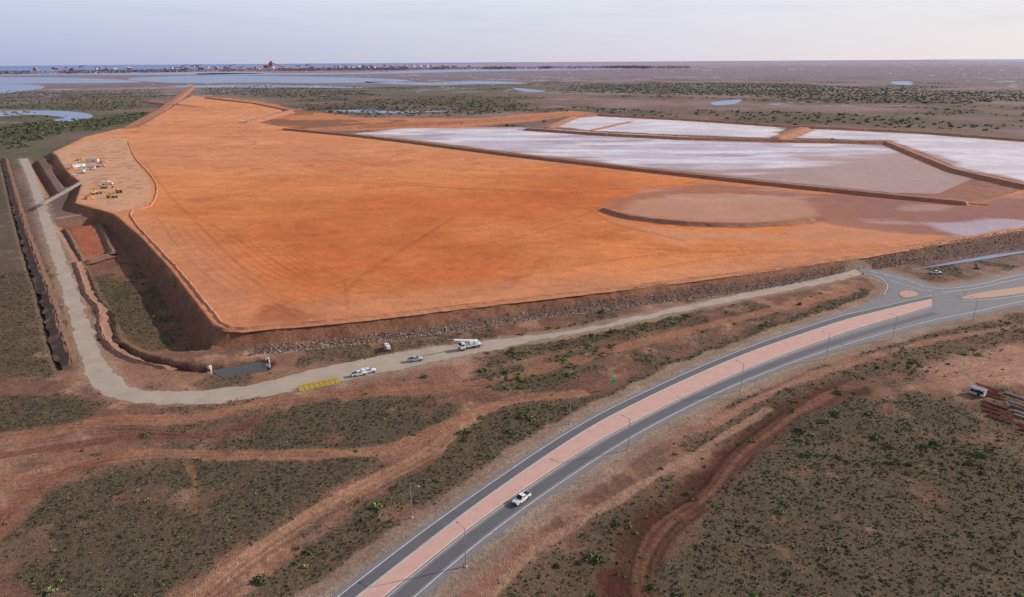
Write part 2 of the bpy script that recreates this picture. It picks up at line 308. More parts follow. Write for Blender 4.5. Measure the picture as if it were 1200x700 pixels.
def mul(nt,a,b,op='MULTIPLY'):
    n=N(nt,'ShaderNodeMath',operation=op)
    for i,x in enumerate((a,b)):
        if isinstance(x,(int,float)): n.inputs[i].default_value=x
        else: nt.links.new(x,n.inputs[i])
    return n.outputs[0]
def mixcol(nt,f,a,b,mode='MIX'):
    n=N(nt,'ShaderNodeMix',data_type='RGBA',blend_type=mode)
    for sock,x in ((n.inputs[0],f),(n.inputs[6],a),(n.inputs[7],b)):
        if isinstance(x,(int,float)): sock.default_value=x
        elif isinstance(x,(tuple,list,np.ndarray)): sock.default_value=(*[float(q) for q in x[:3]],1)
        else: nt.links.new(x,sock)
    return n.outputs[2]
def ground_mat(name,wet=False):
    m,nt,b=nodes(name)
    a=N(nt,'ShaderNodeAttribute',attribute_name='Col'); k=N(nt,'ShaderNodeAttribute',attribute_name='Mask')
    geo=N(nt,'ShaderNodeNewGeometry'); co=geo.outputs['Position']
    sp=N(nt,'ShaderNodeSeparateColor'); nt.links.new(k.outputs['Color'],sp.inputs[0])
    n1=noise(nt,co,.9,6,.65); n2=noise(nt,co,.12,5,.6); n3=noise(nt,co,3.2,3,.6)
    f=mul(nt,rampf(nt,n1,.25,.75,.62,1.36),rampf(nt,n2,.3,.7,.86,1.14))
    f=mul(nt,f,rampf(nt,n3,.2,.8,.78,1.22))
    if wet: f=rampf(nt,n2,.3,.7,.93,1.05)
    wm=N(nt,'ShaderNodeMix',data_type='FLOAT'); nt.links.new(sp.outputs['Blue'],wm.inputs[0]); nt.links.new(f,wm.inputs[2]); nt.links.new(rampf(nt,n1,.25,.75,.84,1.14),wm.inputs[3])
    f=wm.outputs[0]
    cc=N(nt,'ShaderNodeCombineXYZ')
    for i in range(3): nt.links.new(f,cc.inputs[i])
    col=mixcol(nt,1.0,a.outputs['Color'],cc.outputs[0],'MULTIPLY')
    g1=noise(nt,co,1.1,5,.7); g=rampf(nt,g1,.40,.54,0,1); g=mul(nt,g,sp.outputs['Red'])
    gc=mixcol(nt,n3,S(48,44,34),S(116,104,84))
    col=mixcol(nt,mul(nt,g,.85),col,gc)
    nt.links.new(col,b.inputs['Base Color'])
    b.inputs['Roughness'].default_value=.38 if wet else .95; b.inputs['Specular IOR Level'].default_value=.35 if wet else .1
    bp=N(nt,'ShaderNodeBump'); bp.inputs['Distance'].default_value=.45
    if wet: bp.inputs['Strength'].default_value=.12
    else: nt.links.new(rampf(nt,sp.outputs['Blue'],0,1,.85,.4),bp.inputs['Strength'])
    nt.links.new(mul(nt,n1,n3,'ADD'),bp.inputs['Height']); nt.links.new(bp.outputs[0],b.inputs['Normal'])
    return m
def simple(name,col,rough=.7,metal=0,var=.12,scale=1.5,bump=0,world=False):
    m,nt,b=nodes(name); geo=N(nt,'ShaderNodeTexCoord'); co=geo.outputs['Object']
    n=noise(nt,co,scale,5,.65); c=np.array(col); cl=mixcol(nt,rampf(nt,n,.3,.7,0,1),c*(1-var),np.clip(c*(1+var),0,1))
    if world: cl=mixcol(nt,mul(nt,rampf(nt,noise(nt,co,3.5,4,.7),.35,.65,0,1),.5),cl,c*(1-var*1.4))
    nt.links.new(cl,b.inputs['Base Color'])
    b.inputs['Roughness'].default_value=rough; b.inputs['Metallic'].default_value=metal
    if bump:
        bp=N(nt,'ShaderNodeBump'); bp.inputs['Strength'].default_value=bump; bp.inputs['Distance'].default_value=.05
        nt.links.new(n,bp.inputs['Height']); nt.links.new(bp.outputs[0],b.inputs['Normal'])
    return m
def attrmat(name,rough=.9):
    m,nt,b=nodes(name); a=N(nt,'ShaderNodeAttribute',attribute_name='Col'); geo=N(nt,'ShaderNodeNewGeometry')
    n=noise(nt,geo.outputs['Position'],2.5,3); f=rampf(nt,n,.3,.7,.75,1.25); cc=N(nt,'ShaderNodeCombineXYZ')
    for i in range(3): nt.links.new(f,cc.inputs[i])
    nt.links.new(mixcol(nt,1.0,a.outputs['Color'],cc.outputs[0],'MULTIPLY'),b.inputs['Base Color']); b.inputs['Roughness'].default_value=rough; b.inputs['Specular IOR Level'].default_value=.15
    return m
# ------------------------------------------------------------------ mesh helpers
def mk(name,V,Fc,mat,cols=None,mask=None,smooth=False):
    V=np.asarray(V,np.float32); Fc=np.asarray(Fc,np.int32); me=bpy.data.meshes.new(name)
    me.vertices.add(len(V)); me.vertices.foreach_set('co',V.ravel())
    k=Fc.shape[1]; me.loops.add(Fc.size); me.loops.foreach_set('vertex_index',Fc.ravel())
    me.polygons.add(len(Fc)); me.polygons.foreach_set('loop_start',np.arange(0,Fc.size,k,dtype=np.int32)); me.polygons.foreach_set('loop_total',np.full(len(Fc),k,np.int32))
    me.update(calc_edges=True)
    for nm,c in (('Col',cols),('Mask',mask)):
        if c is not None:
            at=me.attributes.new(nm,'FLOAT_COLOR','POINT'); a=np.ones((len(V),4),np.float32); a[:,:3]=c; at.data.foreach_set('color',a.ravel())
    me.polygons.foreach_set('use_smooth',np.full(len(Fc),smooth))
    me.materials.append(mat); o=bpy.data.objects.new(name,me); scene.collection.objects.link(o); return o
def sheet(name,W,z,mat,side=0):
    tr=tessellate_polygon([[Vector((p[0],p[1],0)) for p in W]])
    n=len(W); V=[(p[0],p[1],z) for p in W]; Fs=[]
    for t in tr:
        a,b,c=[W[i] for i in t]
        Fs.append(list(t) if (b[0]-a[0])*(c[1]-a[1])-(b[1]-a[1])*(c[0]-a[0])>0 else list(t)[::-1])
    if side:
        V+= [(p[0],p[1],z-side) for p in W]
        for i in range(n):
            j=(i+1)%n; Fs+= [[i,j,n+j],[i,n+j,n+i]]
    return mk(name,V,Fs,mat)
def normals(W):
    d=np.gradient(W,axis=0); d/=np.linalg.norm(d,axis=1)[:,None]+1e-9; return np.stack([-d[:,1],d[:,0]],-1)
def resamp(W,step):
    W=np.asarray(W); s=np.r_[0,np.cumsum(np.linalg.norm(np.diff(W,axis=0),axis=1))]; q=np.linspace(0,s[-1],max(3,int(s[-1]/step)+1))
    return np.stack([np.interp(q,s,W[:,0]),np.interp(q,s,W[:,1])],-1),q,s
def ribbon(name,W,w,z,mat,dash=None,off=0.0,jit=0):
    Wq,q,s=resamp(W,1.5)
    n=normals(Wq); Wq=Wq+n*off; wv=np.interp(q,s,w) if np.ndim(w) else np.full(len(q),w)
    ja=jit*fbm(q/4,q*0+3,4,5) if jit else 0; jb=jit*fbm(q/4,q*0+9,4,6) if jit else 0
    A=Wq+n*(wv/2+ja)[:,None]; B=Wq-n*(wv/2+jb)[:,None]; V=np.zeros((2*len(q),3)); V[0::2,:2]=A; V[1::2,:2]=B; V[:,2]=z
    Fs=[[2*i,2*i+1,2*i+3,2*i+2] for i in range(len(q)-1) if not dash or (q[i]%(dash[0]+dash[1]))<dash[0]]
    return mk(name,V,Fs,mat)
def berm(name,W,base,top,hw,sl,mat,step=3.0,rough=.12):
    """earth embankment of trapezoid section swept along a line, ends tapering to grade"""
    Wq,q,s=resamp(W,step); n=normals(Wq)
    for _ in range(3): n[1:-1]=(n[:-2]+n[1:-1]+n[2:])/3
    offs=[-(hw+sl+1),-(hw+sl*.55),-hw,-hw*.3,hw*.3,hw,hw+sl*.55,hw+sl+1]; fr=[0,.5,1,1,1,1,.5,0]
    V=[]; m=len(offs); endt=ss(0,1,np.minimum(q,q[-1]-q)/(2*sl))
    for j,(o,h) in enumerate(zip(offs,fr)):
        jn=1+rough*fbm(q/5,q*0+j*3.1,3,j)
        z=base-.6+(top-base+.6+rough*1.5*fbm(q/4,q*0+j*5.7,3,20+j))*h*endt
        V.append(np.column_stack([Wq+n*(o*jn)[:,None],z]))
    V=np.stack(V,1).reshape(-1,3); k=len(q); gi=np.arange(k*m).reshape(k,m)
    Qd=np.stack([gi[:-1,:-1],gi[1:,:-1],gi[1:,1:],gi[:-1,1:]],-1).reshape(-1,4)
    return mk(name,V,Qd[:, ::-1],mat)
# ------------------------------------------------------------------ ground sheet
azd=np.radians(np.r_[np.arange(-180,-49.9,4),np.arange(-49.5,49.51,.072),np.arange(52,180.1,4)]); azd[-1]=math.pi
th=np.r_[np.array([88,80,72,64,58,54,51,49,48]),np.arange(47,11,-.075),np.arange(11,4.5,-.035),np.arange(4.5,1.2,-.045),np.array([1.17,1.1,1.04,.98,.92,.86,.8,.74,.68,.62,.56,.5,.45,.4,.36,.32,.28,.24,.2,.17,.14,.11,.08])]
rr=H0/np.tan(np.radians(th)); nA=len(azd); nR=len(rr)
AZ,RR=np.meshgrid(azd,rr); X=(RR*np.sin(AZ)).ravel(); Y=(RR*np.cos(AZ)).ravel()
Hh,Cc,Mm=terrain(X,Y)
print('terrain',len(X),time.time()-T0)
gi=np.arange(nA*nR).reshape(nR,nA)
Q=np.stack([gi[:-1,:-1],gi[:-1,1:],gi[1:,1:],gi[1:,:-1]],-1).reshape(-1,4)[:, ::-1]
MSK=np.stack([Mm['scrub'],Mm['wet'],Mm['plat']],-1)
m_ground=ground_mat('red_earth'); m_salt=ground_mat('salt_crust',True)
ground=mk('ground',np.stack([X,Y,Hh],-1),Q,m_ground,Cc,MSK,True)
def sub(name,W,z,mat,inset=0):
    s=sd(X,Y,W,True,5); keep=(s[Q]>inset).all(1); q=Q[keep]; u,inv=np.unique(q,return_inverse=True)
    V=np.stack([X[u],Y[u],np.full(len(u),z)],-1); mk(name,V,inv.reshape(-1,4),mat,Cc[u],MSK[u],True)
for W in (PD1,PD2,PD3): sub('salt_pond',W,.12,m_salt)
m_berm=simple('compacted_earth',S(168,110,84),.95,0,.24,.15,.3,True); m_berm2=simple('dark_earth',S(118,84,68),.95,0,.24,.2,.3,True); m_wind=simple('windrow_earth',S(196,128,92),.95,0,.18,.3,.3,True); m_berm3=simple('pit_earth',S(150,108,88),.95,0,.25,.25,.3,True)
for W,top,hw,sl in BUNDS: berm('earth_embankment',W,0.0,top,hw,sl,m_berm,4)
berm('earth_embankment',CRES,ZP,ZP+2.0,1.1,3.4,m_berm,2)
berm('earth_windrow',WIND,ZP,ZP+.4,.25,1.2,m_wind,1.5,.22)
berm('earth_embankment',OUTB,0,1.0,.6,2.4,m_berm2,2,.3)
for p in ([(60,258),(90,253),(120,249)],[(88,306),(102,346),(116,364),(120,394),(146,419),(200,434)]):
    berm('earth_windrow',L(p,0,4),0,.7,.3,1.6,m_berm3,1.5,.3)
for p in ([(76,268),(97,308)],[(116,262),(131,296)],[(97,308),(131,298)]): berm('earth_windrow',L(p,-2,3),-2.4,-1.1,.4,1.8,m_berm2,1.5,.25)
# ------------------------------------------------------------------ water
m_w,nt,b=nodes('tidal_water_surface'); b.inputs['Base Color'].default_value=(*S(118,132,168),1); b.inputs['Roughness'].default_value=.35
for W in WATER[:-1]: sheet('tidal_water',W,.5,m_w)
sheet('drain_water',WATER[-1],.35,m_w)
m_pw=simple('pool_water_surface',S(66,56,44),.15)
sheet('drain_pool_water',POOL,-.9,m_pw)
m_sea,nt,b=nodes('sea_surface'); b.inputs['Base Color'].default_value=(*S(116,136,184),1); b.inputs['Roughness'].default_value=.6
def ang(a,t,z=0): a=math.radians(a); r=(H0-z)/math.tan(math.radians(t)); return (r*math.sin(a),r*math.cos(a))
seaP=np.array([ang(a,t) for a,t in [(-60,.34),(-40,.36),(-34,.40),(-28,.36),(-20,.33),(-12,.26),(-4,.17),(2,.10),(2,.075),(-10,.07),(-30,.07),(-60,.07)]])
sheet('sea',seaP,1.2,m_sea)
# ------------------------------------------------------------------ road
m_asph=simple('asphalt',S(126,120,123),.85,0,.12,.35,.15,True); m_line=simple('road_paint',S(208,204,200),.6,0,.25,1.2)
m_med=simple('pink_median_paving',S(204,160,148),.85,0,.10,.4,.1,True); m_kerb=simple('concrete_kerb',S(205,188,176),.8)
m_patch=simple('worn_asphalt',S(100,95,100),.8,0,.12,.3,0,True); m_grav=simple('gravel_surface',S(176,156,140),.95,0,.18,.12,.25,True); m_isl=simple('island_soil',S(190,150,130),.95)
sheet('highway_road',ROADP,.06,m_asph)
medP=np.vstack([wE2,wE3[::-1]])
med=sheet('median_strip',medP,.21,m_med,.16)
for W,o in ((wE2,-.12),(wE3,.12)): ribbon('median_kerb',W,.24,.225,m_kerb,off=o)
isl=L([(1126,350),(1150,343),(1200,336),(1300,318),(1420,300),(1420,306),(1300,326),(1200,344),(1150,350)],0,3,True); sheet('traffic_island',isl,.21,m_isl,.16)
isl2=L([(1054,343),(1066,341),(1076,345),(1070,348),(1058,349)],0,3,True); sheet('traffic_island',isl2,.21,m_isl,.16)
def between(A,B,f,n=160):
    def rs(W):
        s=np.r_[0,np.cumsum(np.linalg.norm(np.diff(W,axis=0),axis=1))]; q=np.linspace(0,s[-1],n); return np.stack([np.interp(q,s,W[:,0]),np.interp(q,s,W[:,1])],-1)
    return rs(A)*(1-f)+rs(B)*f
wE1x=np.vstack([wE1,L([(1020,361),(1060,352),(1092,345)],0,3)]); wE4x=wE4[:np.argmin(np.linalg.norm(wE4-G(1100,379),axis=1))+1]
ribbon('wheel_lane',between(wE1x,wE2,.62),2.9,.068,m_patch,jit=.15); ribbon('wheel_lane',between(wE3,wE4x,.42),2.9,.068,m_patch,jit=.15)
ribbon('edge_line',between(wE1x,wE2,.25),.2,.076,m_line); ribbon('edge_line',between(wE1x,wE2,.93),.15,.076,m_line)
ribbon('edge_line',between(wE3,wE4x,.08),.15,.076,m_line); ribbon('edge_line',between(wE3,wE4x,.76),.2,.076,m_line)
for p in ([(1042,328),(1060,334),(1085,341)],[(1010,320),(1030,325),(1040,335),(1036,346)],[(1105,343),(1150,337),(1200,326),(1300,309)],[(1100,374),(1150,364),(1200,353),(1300,336)],[(1020,318),(1060,327),(1098,338),(1150,333),(1200,321),(1300,305)],[(1128,352),(1160,351),(1200,346),(1300,329)]):
    ribbon('edge_line',L(p,0,8),.25,.076,m_line)
ribbon('lane_line',L([(1022,319),(1050,326),(1080,336),(1098,346)],0,6),.25,.076,m_line,(3,3))
ribbon('gravel_road',wGR,wGRW*2,.03,m_grav,jit=1.0)
ribbon('gravel_road',L([(50,240),(75,226),(100,212),(118,205)],ZP,4),5,ZP+.35,m_grav,jit=.6)
# ------------------------------------------------------------------ scatter
def scatter(name,px,py,pz,sc,tmpls,cols,mat,zs=1.0):
    Vs=[];Fs=[];Cs=[];base=0; which=rng.integers(0,len(tmpls),len(px))
    for k,(tv,tf,tc) in enumerate(tmpls):
        i=np.nonzero(which==k)[0]; n=len(i)
        if n==0: continue
        a=rng.uniform(0,2*math.pi,n); ca,sa=np.cos(a),np.sin(a); s=sc[i]
        v=np.empty((n,len(tv),3)); x=tv[None,:,0]*s[:,None]; y=tv[None,:,1]*s[:,None]
        v[...,0]=x*ca[:,None]-y*sa[:,None]+px[i][:,None]; v[...,1]=x*sa[:,None]+y*ca[:,None]+py[i][:,None]; v[...,2]=tv[None,:,2]*s[:,None]*zs+pz[i][:,None]
        f=tf[None]+ (np.arange(n)*len(tv))[:,None,None]+base
        Vs.append(v.reshape(-1,3)); Fs.append(f.reshape(-1,tf.shape[1])); Cs.append((cols[i][:,None,:]*tc[None,:,None]).reshape(-1,3)); base+=n*len(tv)
    return mk(name,np.vstack(Vs),np.vstack(Fs),mat,np.vstack(Cs))
def leafy(nl,rad,ls,flat=.7):
    V=[];Fc=[];c=[]
    for i in range(nl):
        d=rng.normal(size=3); d/=np.linalg.norm(d); d[2]=abs(d[2])
        rr_=rad*rng.uniform(.45,1)*(1+.25*math.sin(3*math.atan2(d[1],d[0])+nl)); p=d*rr_; p[2]=p[2]*flat+.05
        t=rng.normal(size=3); t/=np.linalg.norm(t); u=np.cross(t,d+.3*rng.normal(size=3)); u/=np.linalg.norm(u)+1e-6; s=ls*rng.uniform(.6,1.3)
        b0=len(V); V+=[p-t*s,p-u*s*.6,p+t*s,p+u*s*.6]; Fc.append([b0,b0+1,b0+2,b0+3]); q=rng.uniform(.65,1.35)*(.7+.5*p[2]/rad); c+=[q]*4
    return np.array(V),np.array(Fc),np.array(c)
def cand(n,r0,r1,a=50):
    r=np.sqrt(rng.uniform(r0*r0,r1*r1,n)); az=np.radians(rng.uniform(-a,a,n)); return r*np.sin(az),r*np.cos(az)
m_tuft=attrmat('dry_grass'); m_leaf=attrmat('shrub_leaves'); m_rock=attrmat('rock_rubble')
px,py=cand(380000,95,420); h,c,M=terrain(px,py); u=rng.uniform(size=len(px))
k=u<M['scrub']*.62*(.75+.25*vn(px/3,py/3,5)); n=k.sum()
tc=np.where(rng.uniform(size=n)[:,None]<.5,S(124,110,88),S(80,78,56))*rng.uniform(.5,1.4,n)[:,None]
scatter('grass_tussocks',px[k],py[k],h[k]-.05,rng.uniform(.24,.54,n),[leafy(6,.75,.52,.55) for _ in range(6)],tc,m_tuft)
print('tufts',n)
sel=M['green']*.10+M['scrub']*.004
k2=(rng.uniform(size=len(px))<sel)|((rng.uniform(size=len(px))<.0014)&(M['plat']<.1)&(M['rock']<.5)&(sd(px,py,ROADC)<-7)&(sd(px,py,thin(wGR,3),False)>10)); n=k2.sum()
tc=np.array([S(112,124,74),S(92,104,64),S(126,132,82),S(108,102,72)])[rng.integers(0,4,n)]*rng.uniform(.7,1.2,n)[:,None]
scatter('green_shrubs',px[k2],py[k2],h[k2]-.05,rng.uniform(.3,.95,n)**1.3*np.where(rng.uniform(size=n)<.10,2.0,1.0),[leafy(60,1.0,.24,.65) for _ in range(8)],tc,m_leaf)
print('shrubs',n)
def rockT():
    bm=bmesh.new(); bmesh.ops.create_icosphere(bm,subdivisions=1,radius=.5)
    V=np.array([v.co[:] for v in bm.verts])*rng.uniform(.6,1.2,(len(bm.verts),1))*np.array([1.2,.9,.7]); Fc=np.array([[v.index for v in f.verts] for f in bm.faces]); bm.free(); return V,Fc,np.ones(len(V))
s=np.r_[0,np.cumsum(np.linalg.norm(np.diff(ROCKL,axis=0),axis=1))]; q=rng.uniform(0,s[-1],9000); cx=np.interp(q,s,ROCKL[:,0])+rng.normal(0,2.4,9000); cy_=np.interp(q,s,ROCKL[:,1])+rng.normal(0,2.4,9000)
w_=cx>215; cx=cx+w_*rng.normal(0,3.5,9000); cy_=cy_+w_*rng.normal(0,3.5,9000)
h,c,M=terrain(cx,cy_); k=(M['rock']>.3); n=k.sum(); tc=np.array([S(156,134,120),S(112,94,84),S(180,156,140)])[rng.integers(0,3,n)]*rng.uniform(.55,1.2,n)[:,None]
scatter('rock_armour',cx[k],cy_[k],h[k]+.05,rng.uniform(.35,.95,n),[rockT() for _ in range(6)],tc,m_rock)
px,py=cand(150000,650,3600,46); h,c,M=terrain(px,py); k=rng.uniform(size=len(px))<M['mang']**1.4*.55*(1-.5*ss(1800,3600,np.hypot(px,py))); n=k.sum(); print('mang',n)
hz_=ss(600,3400,np.hypot(px[k],py[k]))[:,None]; tc=(S(90,98,62)*(1-hz_)+S(126,118,112)*hz_)*rng.uniform(.7,1.3,n)[:,None]  # leaf colour greys with range, distance haze put into the colour
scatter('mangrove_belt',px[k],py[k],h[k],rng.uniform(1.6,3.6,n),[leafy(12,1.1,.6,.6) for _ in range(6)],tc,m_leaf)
# ------------------------------------------------------------------ object building
def empty(name,loc,rot=0):
    e=bpy.data.objects.new(name,None); scene.collection.objects.link(e); e.location=loc; e.rotation_euler=(0,0,rot); return e
def fin(bm,name,mat,par,loc=(0,0,0),rot=(0,0,0),bev=0,smooth=False):
    if bev: bmesh.ops.bevel(bm,geom=bm.edges[:],offset=bev,segments=2,affect='EDGES',clamp_overlap=True)
    bmesh.ops.recalc_face_normals(bm,faces=bm.faces)
    me=bpy.data.meshes.new(name); bm.to_mesh(me); bm.free(); me.materials.append(mat)
    o=bpy.data.objects.new(name,me); scene.collection.objects.link(o); o.parent=par; o.location=loc; o.rotation_euler=rot; return o
def bx(name,size,loc,mat,par,bev=.03,rot=(0,0,0),taper=(1,1)):
    bm=bmesh.new(); bmesh.ops.create_cube(bm,size=1)
    for v in bm.verts:
        t=taper if v.co.z>0 else (1,1); v.co=Vector((v.co.x*size[0]*t[0],v.co.y*size[1]*t[1],v.co.z*size[2]))
    return fin(bm,name,mat,par,loc,rot,bev)
def cy(name,r,d,loc,mat,par,rot=(0,0,0),r2=None,seg=18,bev=0):
    bm=bmesh.new(); bmesh.ops.create_cone(bm,cap_ends=True,segments=seg,radius1=r,radius2=r if r2 is None else r2,depth=d)
    return fin(bm,name,mat,par,loc,rot,bev)
def prism(name,prof,w,mat,par,wt=None,bev=.04,ztop=None):
    bm=bmesh.new(); A=[];B=[]
    for x,z in prof:
        ww=w/2*(wt if (ztop is not None and z>ztop) else 1); A.append(bm.verts.new((x,-ww,z))); B.append(bm.verts.new((x,ww,z)))
    bm.faces.new(A); bm.faces.new(B[::-1]); n=len(prof)
    for i in range(n): bm.faces.new((A[i],B[i],B[(i+1)%n],A[(i+1)%n]))
    return fin(bm,name,mat,par,bev=bev)
m_white=simple('white_paint',S(226,226,226),.3,0,.04); m_glass=simple('tinted_glass',S(30,34,40),.1); m_tyre=simple('tyre_rubber',S(34,33,33),.9)
m_chr=simple('steel_trim',S(150,150,152),.35,.7); m_red=simple('tail_lamp_red',S(170,30,25),.4); m_dark=simple('dark_chassis',S(48,46,46),.7); m_yel=simple('plant_yellow',S(220,168,60),.5,0,.1)
m_steel=simple('galvanised_steel',S(168,168,170),.45,.5); m_lamp=simple('lamp_glass',S(225,225,220),.3)
HP=math.pi/2
def wheel(par,x,y,r,w):
    cy('wheel',r,w,(x,y,r),m_tyre,par,(HP,0,0),seg=20,bev=.03); cy('hub',r*.55,w+.04,(x,y,r),m_chr,par,(HP,0,0),seg=12)
def pickup(loc,rot,col=None,canopy=False):
    e=empty('pickup_truck',loc,rot); mt=col or m_white
    def arch(cx): return [(cx+.47*math.cos(a),.42+.47*math.sin(a)) for a in np.linspace(0,math.pi,7)]
    prof=[(-2.62,.5),(-2.62,1.08),(-.55,1.1),(.95,1.1),(1.35,1.08),(2.35,.98),(2.6,.82),(2.62,.45)]+arch(1.65)+arch(-1.6)
    prism('body',prof,1.86,mt,e,bev=.03)
    prism('cabin',[(-.95,1.08),(-.78,1.74),(.35,1.78),(1.12,1.1)],1.72,mt,e,.84,.05,1.4)
    bx('windscreen',(.98,1.36,.03),(.78,0,1.46),m_glass,e,.01,(0,math.radians(41.5),0))
    bx('rear_window',(.03,1.3,.42),(-.9,0,1.45),m_glass,e,.01,(0,math.radians(14.5),0))
    for s in (-1,1):
        prism('side_window',[(-.72,1.18),(-.62,1.62),(.28,1.64),(.82,1.18)],.02,m_glass,e,bev=0).location=(0,s*.815,0)
        bx('mirror',(.12,.22,.16),(.72,s*1.0,1.2),m_dark,e,.03); bx('headlamp',(.12,.4,.16),(2.56,s*.66,.82),m_lamp,e,.03); bx('tail_lamp',(.06,.16,.34),(-2.64,s*.82,.88),m_red,e,.02)
        for x in (1.65,-1.6): wheel(e,x,s*.82,.4,.27)
    bx('tray_bed',(1.52,1.5,.04),(-1.78,0,1.13),m_dark,e,.01)
    for s in (-1,1): bx('tray_side',(1.6,.1,.14),(-1.78,s*.84,1.16),mt,e,.02)
    bx('tailgate',(.08,1.6,.14),(-2.58,0,1.16),mt,e,.02)
    bx('front_bumper',(.22,1.8,.26),(2.64,0,.52),m_dark,e,.05); bx('grille',(.05,.8,.16),(2.63,0,.78),m_dark,e,.01); bx('rear_bumper',(.18,1.7,.16),(-2.7,0,.52),m_chr,e,.03)
    if canopy: prism('canopy',[(-2.58,1.12),(-2.55,1.72),(-1.0,1.76),(-.98,1.12)],1.7,m_white,e,.9,.05,1.4)
    return e
def truck(loc,rot,name='tipper_truck',kind='box',k=1.0):
    e=empty(name,loc,rot); e.scale=(k,k,k)
    bx('chassis',(8.6,.9,.3),(-.3,0,.95),m_dark,e)
    prism('cab',[(2.3,.75),(2.3,2.75),(2.6,2.95),(3.7,2.9),(4.15,1.75),(4.25,.7)],2.4,m_white,e,.94,.07,2.4)
    bx('windscreen',(.04,2.0,.95),(3.95,0,2.3),m_glass,e,.01,(0,math.radians(-21),0))
    for s in (-1,1):
        bx('door_window',(.9,.04,.7),(3.2,s*1.2,2.15),m_glass,e,.01); bx('mirror',(.1,.25,.5),(4.0,s*1.42,2.1),m_dark,e,.02); bx('headlamp',(.08,.4,.2),(4.24,s*.85,.95),m_lamp,e,.02)
        for x in (3.1,-1.8,-3.2): wheel(e,x,s*1.02,.52,.36)
    bx('bumper',(.25,2.4,.4),(4.25,0,.62),m_dark,e,.05); cy('exhaust',.09,2.0,(2.1,1.0,2.2),m_chr,e)
    if kind=='box':
        bx('box_body',(5.9,2.45,2.1),(-1.15,0,2.25),m_white,e,.06); bx('roof_hatch',(1.4,1.2,.15),(-.6,0,3.36),m_chr,e)
    elif kind=='crane':
        bx('deck',(6.0,2.4,.25),(-1.2,0,1.25),m_white,e,.03); cy('slew_ring',.8,.5,(-.4,0,1.6),m_dark,e)
        bx('crane_cab',(1.5,1.0,1.3),(-.1,.65,2.4),m_white,e,.06); bx('cab_glass',(.05,.8,.8),(.66,.65,2.5),m_glass,e,.01); bx('counterweight',(1.6,2.2,1.1),(-2.4,0,2.1),m_white,e,.08)
        bx('boom',(8.6,.6,.6),(2.3,-.2,3.5),m_white,e,.04,(0,math.radians(-13),0)); bx('boom_tip',(3,.42,.42),(7.6,-.2,4.75),m_chr,e,.03,(0,math.radians(-13),0))
        for x in (2.0,-4.2):
            for s in (-1,1): bx('outrigger',(.25,.9,.2),(x,s*1.5,.8),m_dark,e,.02)
    else:
        prism('tipper_body',[(-4.3,1.3),(-4.6,2.6),(1.9,2.6),(1.9,1.3)],2.4,m_white,e); bx('load',(5.6,2.0,.1),(-1.2,0,2.62),m_soil,e)
    return e
m_soil=simple('loose_earth',S(186,126,92),.95,0,.2,1.0,.4)
def excavator(loc,rot):
    e=empty('excavator',loc,rot)
    for s in (-1,1):
        prism('track',[(-2.1,.1),(-2.4,.5),(-2.1,.95),(2.1,.95),(2.4,.5),(2.1,.1)],.6,m_dark,e,bev=.05).location=(0,s*1.25,0)
    cy('slew_ring',.8,.3,(0,0,1.1),m_dark,e); bx('house',(3.2,2.6,1.2),(-.7,0,1.85),m_yel,e,.1); bx('counterweight',(.8,2.6,1.3),(-2.4,0,1.8),m_dark,e,.15)
    bx('cab',(1.6,1.0,1.7),(.9,.8,2.3),m_yel,e,.08,taper=(.85,.9)); bx('cab_glass',(.05,.8,1.1),(1.72,.8,2.35),m_glass,e,.01); bx('cab_side_glass',(1.1,.04,.8),(.9,1.31,2.5),m_glass,e,.01)
    bx('boom',(3.6,.5,.6),(2.5,-.2,3.2),m_yel,e,.06,(0,math.radians(-38),0)); bx('boom_upper',(2.6,.45,.5),(4.9,-.2,4.1),m_yel,e,.06,(0,math.radians(12),0))
    bx('arm',(2.9,.4,.45),(6.2,-.2,2.7),m_yel,e,.05,(0,math.radians(78),0)); prism('bucket',[(5.6,.2),(5.5,1.3),(6.4,1.5),(6.9,.9),(6.5,.25)],1.2,m_dark,e,bev=.05).location=(0,-.2,0)
    cy('ram',.1,2.4,(1.9,-.2,2.4),m_chr,e,(0,math.radians(55),0)); return e
def loader(loc,rot):
    e=empty('wheel_loader',loc,rot)
    bx('engine_bay',(2.8,1.9,1.3),(-1.7,0,1.9),m_yel,e,.12); bx('cab',(1.5,1.5,1.6),(.2,0,2.9),m_yel,e,.08,taper=(.9,.9)); bx('cab_glass',(1.56,1.3,.8),(.2,0,3.0),m_glass,e,.02); bx('frame',(2.4,1.0,.8),(1.7,0,1.4),m_yel,e,.06)
    for s in (-1,1):
        bx('lift_arm',(3.2,.25,.4),(2.6,s*.7,1.5),m_yel,e,.04,(0,math.radians(18),0))
        for x in (-1.7,1.7): wheel(e,x,s*1.2,.85,.6)
    prism('bucket',[(3.7,.2),(3.6,1.2),(4.0,1.6),(4.4,1.3),(4.2,.5),(5.0,.2)],2.9,m_dark,e,bev=.04); return e
def shed(loc,rot,name='site_shed',sx=9,sy=3,sz=2.8,mat=None):
    e=empty(name,loc,rot); mt=mat or m_white
    bx('walls',(sx,sy,sz),(0,0,sz/2+.3),mt,e,.05); prism('roof',[(-sx/2-.2,sz+.3),(-sx/2-.2,sz+.42),(sx/2+.2,sz+.42),(sx/2+.2,sz+.3)],sy+.4,m_chr,e,bev=.02)
    for x in (-sx*.3,0,sx*.3): bx('window',(1.1,.05,.8),(x,-sy/2-.01,sz*.62+.3),m_glass,e,.01)
    bx('door',(.9,.05,2.0),(sx*.15,-sy/2-.02,1.3),m_dark,e,.01); bx('step',(1.2,.8,.25),(sx*.15,-sy/2-.5,.15),m_chr,e); return e
